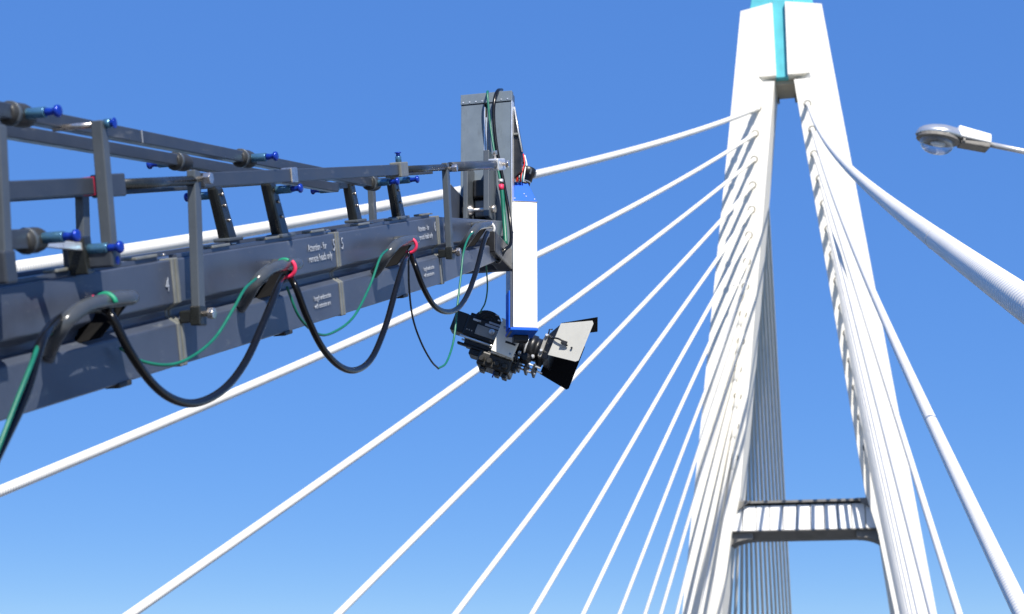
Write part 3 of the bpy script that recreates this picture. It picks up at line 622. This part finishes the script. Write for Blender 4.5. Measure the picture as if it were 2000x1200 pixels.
# matte box and its flags
mbx = MB().hexa([(64 * K, -0.085, -6 * K), (64 * K, 0.145, -6 * K), (64 * K, 0.145, 46 * K), (64 * K, -0.085, 46 * K),
                 (79 * K, -0.125, -8 * K), (79 * K, 0.185, -8 * K), (79 * K, 0.185, 66 * K), (79 * K, -0.125, 66 * K)]).build('matte_box', 'camera_black', film, bevel=0.004)
kb('filter_tray', 'camera_grey', 56.5, -4, 63.5, 44, -0.08, 0.14, 0.003, mbx)
for b_ in (8, 40): MB().lathe((60 * K, -0.08, b_ * K), (0, -1, 0), [(0, 0.009), (0.012, 0.009), (0.013, 0.006), (0.02, 0.006)], 12).build('tray_knob', 'aluminium', mbx)
MB().tube([(60 * K, -0.02, 44 * K), (58 * K, -0.02, 58 * K), (64 * K, -0.02, 60 * K)], 0.004, 8).build('tray_latch', 'camera_black', mbx)
def flag(name, mt, q, th):
    return MB().prism([(a * K, y, b_ * K) for a, y, b_ in q], th).build(name, mt, film, bevel=0.0015)
sf = flag('side_flag', 'flag_grey', [(77, -0.135, 1), (80, -0.135, 68), (137, -0.165, 91), (141, -0.165, 86), (138, -0.165, 8), (133, -0.163, 4)], (0, 0.004, 0))
flag('top_flag', 'flag_black', [(80, -0.12, 69), (80, 0.18, 69), (140, 0.24, 104), (144, -0.15, 101)], (0, 0, 0.004))
flag('far_flag', 'flag_black', [(61, 0.19, -19), (62, 0.19, 50), (124, 0.22, 70), (127, 0.22, 64), (125, 0.22, -26), (121, 0.22, -30)], (0, 0.004, 0))
fa = MB().tube(smooth_path([(72 * K, -0.135, 34 * K), (84 * K, -0.158, 36 * K), (96 * K, -0.165, 34 * K), (108 * K, -0.162, 28 * K)], 5), 0.005, 8).build('flag_arm', 'camera_black', film)
kb('flag_clamp', 'camera_black', 94, 28, 106, 36, -0.172, -0.16, 0.002, fa)
MB().lathe((117 * K, -0.162, 27 * K), (0, -1, 0), [(0, 0.006), (0.004, 0.006)], 10).build('flag_screw', 'camera_black', fa)

# ------------------------------------------------------------------ cables slung along the arm
def W(v): return CM @ v
def run(pts): return smooth_path([W(arm_pt(*p)) for p in pts], 10)
def cable(name, label, mt, r, pts, group=None):
    P = run(pts); o0 = P[0]
    root = empty(name, label, 'cable', Matrix.Translation(o0), group)
    MB().tube([p - o0 for p in P], r, 12).build('jacket', mt, root)
    return root, o0
def tie(root, o0, px, py, v, mt, r=0.028, a0=0, a1=1):
    """tape loop round a handle, ring plane across the arm"""
    c_ = W(arm_pt(px, py, v)) - o0; pts = []
    for k in range(17):
        a = 2 * math.pi * (a0 + (a1 - a0) * k / 16); pts.append(c_ + SV * math.cos(a) * r + NV * math.sin(a) * r)
    MB().tube(pts, 0.0065, 8).build('tape_tie', mt, root)
G1 = 'cable lengths slung along the crane arm'
ca, oa = cable('control_cable', 'thick black cable rising from below the arm to its first handle by the number 4', 'cable_black', 0.0115,
      [(-40, 960, .13), (0, 878, .13), (50, 770, .13), (80, 670, .13), (106, 632, .09), (140, 612, .06), (180, 604, .055), (214, 606, .06)], G1)
tie(ca, oa, 207, 596, .1, 'tape_green', 0.027, 0.02, .42); tie(ca, oa, 199, 596, .1, 'tape_red', 0.027, .36, .5)
cb_, ob = cable('control_cable', 'thick black cable hanging in a deep loop below the number 4', 'cable_black', 0.0115,
      [(206, 606, .09), (222, 625, .12), (255, 690, .14), (300, 752, .14), (345, 783, .14), (390, 786, .14), (440, 758, .14), (480, 706, .14), (515, 630, .14), (541, 566, .13), (552, 540, .09)], G1)
tie(cb_, ob, 556, 524, .1, 'tape_green', 0.027, .15, .5); tie(cb_, ob, 560, 524, .1, 'tape_red', 0.028, -.35, .13)
cc, oc = cable('control_cable', 'thick black cable loop hanging below the remote heads warning and number 5', 'cable_black', 0.0115,
      [(564, 536, .09), (578, 562, .13), (600, 620, .14), (630, 680, .14), (664, 716, .14), (696, 723, .14), (726, 700, .14), (752, 640, .14), (772, 570, .14), (788, 515, .13), (797, 497, .09)], G1)
tie(cc, oc, 800, 480, .1, 'tape_red', 0.028, -.35, .2)
cd_, od = cable('control_cable', 'thick black cable in a shallow loop between the last two arm handles', 'cable_black', 0.0115,
      [(801, 494, .09), (812, 522, .13), (826, 560, .14), (846, 595, .14), (868, 609, .14), (892, 604, .14), (912, 578, .14), (930, 530, .14), (944, 475, .135), (952, 455, .13)], G1)
tie(cd_, od, 955, 447, .1, 'wire_white', 0.026, -.1, .3)
tip = [at(950, 455, 7.72), at(962, 490, 7.75), at(972, 512, 7.78), at(985, 490, 7.78), at(998, 474, 7.82), at(996, 430, 7.88), at(984, 360, 7.90), at(970, 290, 7.91), at(964, 230, 7.92), at(966, 195, 7.93), at(972, 178, 7.97), at(980, 176, 8.06)]
P = smooth_path(tip, 10); o0 = P[0]
root = empty('control_cable', 'thick black cable climbing the upright mount from the arm tip to its top', 'cable', Matrix.Translation(o0), G1)
MB().tube([p - o0 for p in P], 0.0095, 12).build('jacket', 'cable_black', root)
P = smooth_path([at(988, 478, 7.86), at(984, 420, 7.89), at(979, 365, 7.89), at(966, 300, 7.90), at(957, 240, 7.92), at(952, 185, 7.93), at(953, 179, 8.0)], 10); o0 = P[0]
root = empty('signal_wire', 'green wire with a red tape band running up the upright mount', 'wire', Matrix.Translation(o0))
MB().tube([p - o0 for p in P], [0.0115 if p.z < at(979, 362, 7.89).z else 0.006 for p in P], 10).build('jacket', 'wire_green', root)
q0, q1 = at(979.5, 371, 7.888) - o0, at(978.6, 361, 7.888) - o0; MB().tube([q0, q1], 0.0135, 12).build('tape_band', 'tape_red', root)
q0, q1 = at(978.4, 357, 7.888) - o0, at(977.8, 351, 7.888) - o0; MB().tube([q0, q1], 0.0135, 12).build('cable_clip', 'aluminium', root)
G2 = 'green wires along the crane arm'
def wire(label, pts, r=0.0045, mt='wire_green'):
    P = run(pts); o = P[0]; root = empty('signal_wire', label, 'wire', Matrix.Translation(o), G2)
    MB().tube([p - o for p in P], r, 10).build('jacket', mt, root)
wire('green wire beside the black cable rising to the first arm handle', [(-30, 940, .15), (0, 868, .15), (30, 790, .15), (60, 715, .145), (80, 665, .12), (100, 650, .06)], 0.0055)
wire('green wire drooping under the number 4 to the second arm handle', [(235, 680, .02), (275, 705, .04), (330, 713, .08), (375, 697, .10), (420, 660, .11), (455, 605, .12), (478, 565, .12), (500, 545, .10)], 0.0045)
wire('green wire drooping below the number 5 to the third arm handle', [(560, 560, .08), (585, 620, .10), (620, 652, .11), (650, 650, .11), (690, 620, .12), (722, 560, .12), (742, 505, .12), (757, 488, .10)], 0.0045)
wire('green wire hanging in a long droop behind the camera battery', [(856, 720, .12), (872, 708, .12), (886, 665, .12), (893, 600, .12), (900, 540, .12), (906, 490, .12), (918, 460, .11), (930, 452, .09)], 0.0045)
wire('thin black wire hanging from the third arm handle to a low bend', [(798, 490, .12), (799, 560, .12), (806, 620, .12), (822, 668, .12), (842, 705, .12), (856, 720, .12)], 0.004, 'cable_black')
P = smooth_path([at(949, 512, 7.75), at(952, 560, 7.85), at(948, 590, 7.9), at(940, 606, 7.96), at(937, 612, 8.02)], 8); o0 = P[0]
root = empty('signal_wire', 'short green wire dropping from the arm tip to the film magazine', 'wire', Matrix.Translation(o0), G2)
MB().tube([p - o0 for p in P], 0.004, 8).build('jacket', 'wire_green', root)

# ------------------------------------------------------------------ street lamp
YL = 21.5
J = at(1930, 287, YL); U = 0.00525
ex = Vector((-0.985, -0.06, 0.165)).normalized(); ez = Vector((0.1, 0.06, 1)); ez = (ez - ex * ez.dot(ex)).normalized(); ey = ez.cross(ex)
LM = Matrix(((ex.x, ey.x, ez.x, J.x), (ex.y, ey.y, ez.y, J.y), (ex.z, ey.z, ez.z, J.z), (0, 0, 0, 1))) @ Matrix.Scale(YL / 16.0, 4)
# root at the foot of the pole
pole_top = LM @ Vector((-1.25, 0, -0.16)); base = Vector((pole_top.x, pole_top.y, -0.01))
lamp = empty('street_lamp', 'street lamp with silver cobra head and clear bowl on a grey arm', 'street lamp', Matrix.Translation(base))
def lo(o): o.matrix_local = Matrix.Translation(-base) @ LM; return o
# head shell: superellipse sections, length from 0 (joint) to 0.78
def shell(x0, x1, half_w, up, n=14, rear=False):
    mb = MB(); prev = None
    for i in range(n + 1):
        s_ = i / n; x = x0 + (x1 - x0) * s_
        k = math.sqrt(max(0.0, 1 - max(0, (s_ - 0.25) / 0.75) ** 2.2)) if not rear else 1
        k = max(k, 0.05); wv, hv = half_w * (0.82 + 0.18 * min(1, s_ * 3)) * k, up * (0.9 + 0.1 * min(1, s_ * 3)) * k ** 0.8
        ring = [mb.bm.verts.new((x, wv * math.cos(math.pi * j / 12), hv * math.sin(math.pi * j / 12) ** 0.8 if 0 < j < 12 else 0)) for j in range(13)]
        if prev:
            for j in range(12):
                f = mb.bm.faces.new((prev[j], prev[j + 1], ring[j + 1], ring[j])); f.smooth = True
            mb.bm.faces.new((prev[12], prev[0], ring[0], ring[12]))
        else: mb.bm.faces.new(ring)
        prev = ring
    mb.bm.faces.new(prev[::-1]); return mb
lo(shell(0.33, 0.79, 0.145, 0.15).build('canopy', 'lamp_shell', lamp))
lo(MB().hexa([(-0.01, -0.085, 0.012), (-0.01, 0.085, 0.012), (0.36, 0.125, 0.012), (0.36, -0.125, 0.012), (-0.01, -0.07, 0.125), (-0.01, 0.07, 0.125), (0.36, 0.1, 0.15), (0.36, -0.1, 0.15)]).build('rear_housing', 'lamp_white', lamp, bevel=0.02))
fr = []
for k in range(24):
    a = 2 * math.pi * k / 24; fr.append((0.54 + 0.235 * math.cos(a), 0.158 * math.sin(a), -0.035))
rim = lo(MB().prism(fr, (0, 0, 0.034)).build('rim', 'lamp_frame', lamp, bevel=0.006))
lo(MB().box((0.0, -0.08, -0.045), (0.315, 0.08, 0.0115)).build('gear_tray', 'lamp_frame', lamp, bevel=0.012))
lo(MB().box((0.275, -0.1, -0.03), (0.305, 0.1, 0.018)).build('hinge', 'lamp_frame', lamp, bevel=0.005))
bw = MB(); prev = None
for i in range(9):
    a = math.pi / 2 * i / 8; rx, ry, z = 0.185 * math.cos(a) ** 0.6 if i < 8 else 0.004, 0.12 * math.cos(a) ** 0.6 if i < 8 else 0.003, -0.036 - 0.145 * math.sin(a)
    ring = [bw.bm.verts.new((0.55 + rx * math.cos(2 * math.pi * k / 28), ry * math.sin(2 * math.pi * k / 28), z)) for k in range(28)]
    if prev:
        for k in range(28):
            f = bw.bm.faces.new((prev[k], prev[(k + 1) % 28], ring[(k + 1) % 28], ring[k])); f.smooth = True
    prev = ring
bw.bm.faces.new(prev)
lo(bw.build('bowl', 'bowl_glass', lamp))
lo(MB().lathe((0.46, 0, -0.075), (1, 0, 0), [(0, 0.012), (0.03, 0.03), (0.12, 0.03), (0.16, 0.01)], 14).build('bulb', 'lamp_white', lamp))
lo(MB().tube([(0.03, 0, 0.03), (-0.4, 0, 0.02), (-0.85, 0, -0.03), (-1.25, 0, -0.16)], 0.03, 16).build('arm', 'pole_grey', lamp))
zt = pole_top.z
MB().tube([(0, 0, 0), (0, 0, zt + 0.05)], [0.095, 0.05], 20).build('pole', 'pole_grey', lamp)
MB().lathe((0, 0, 0.0), (0, 0, 1), [(0, 0.19), (0.03, 0.19), (0.05, 0.11), (0.25, 0.1)], 20).build('pole_base', 'pole_grey', lamp)
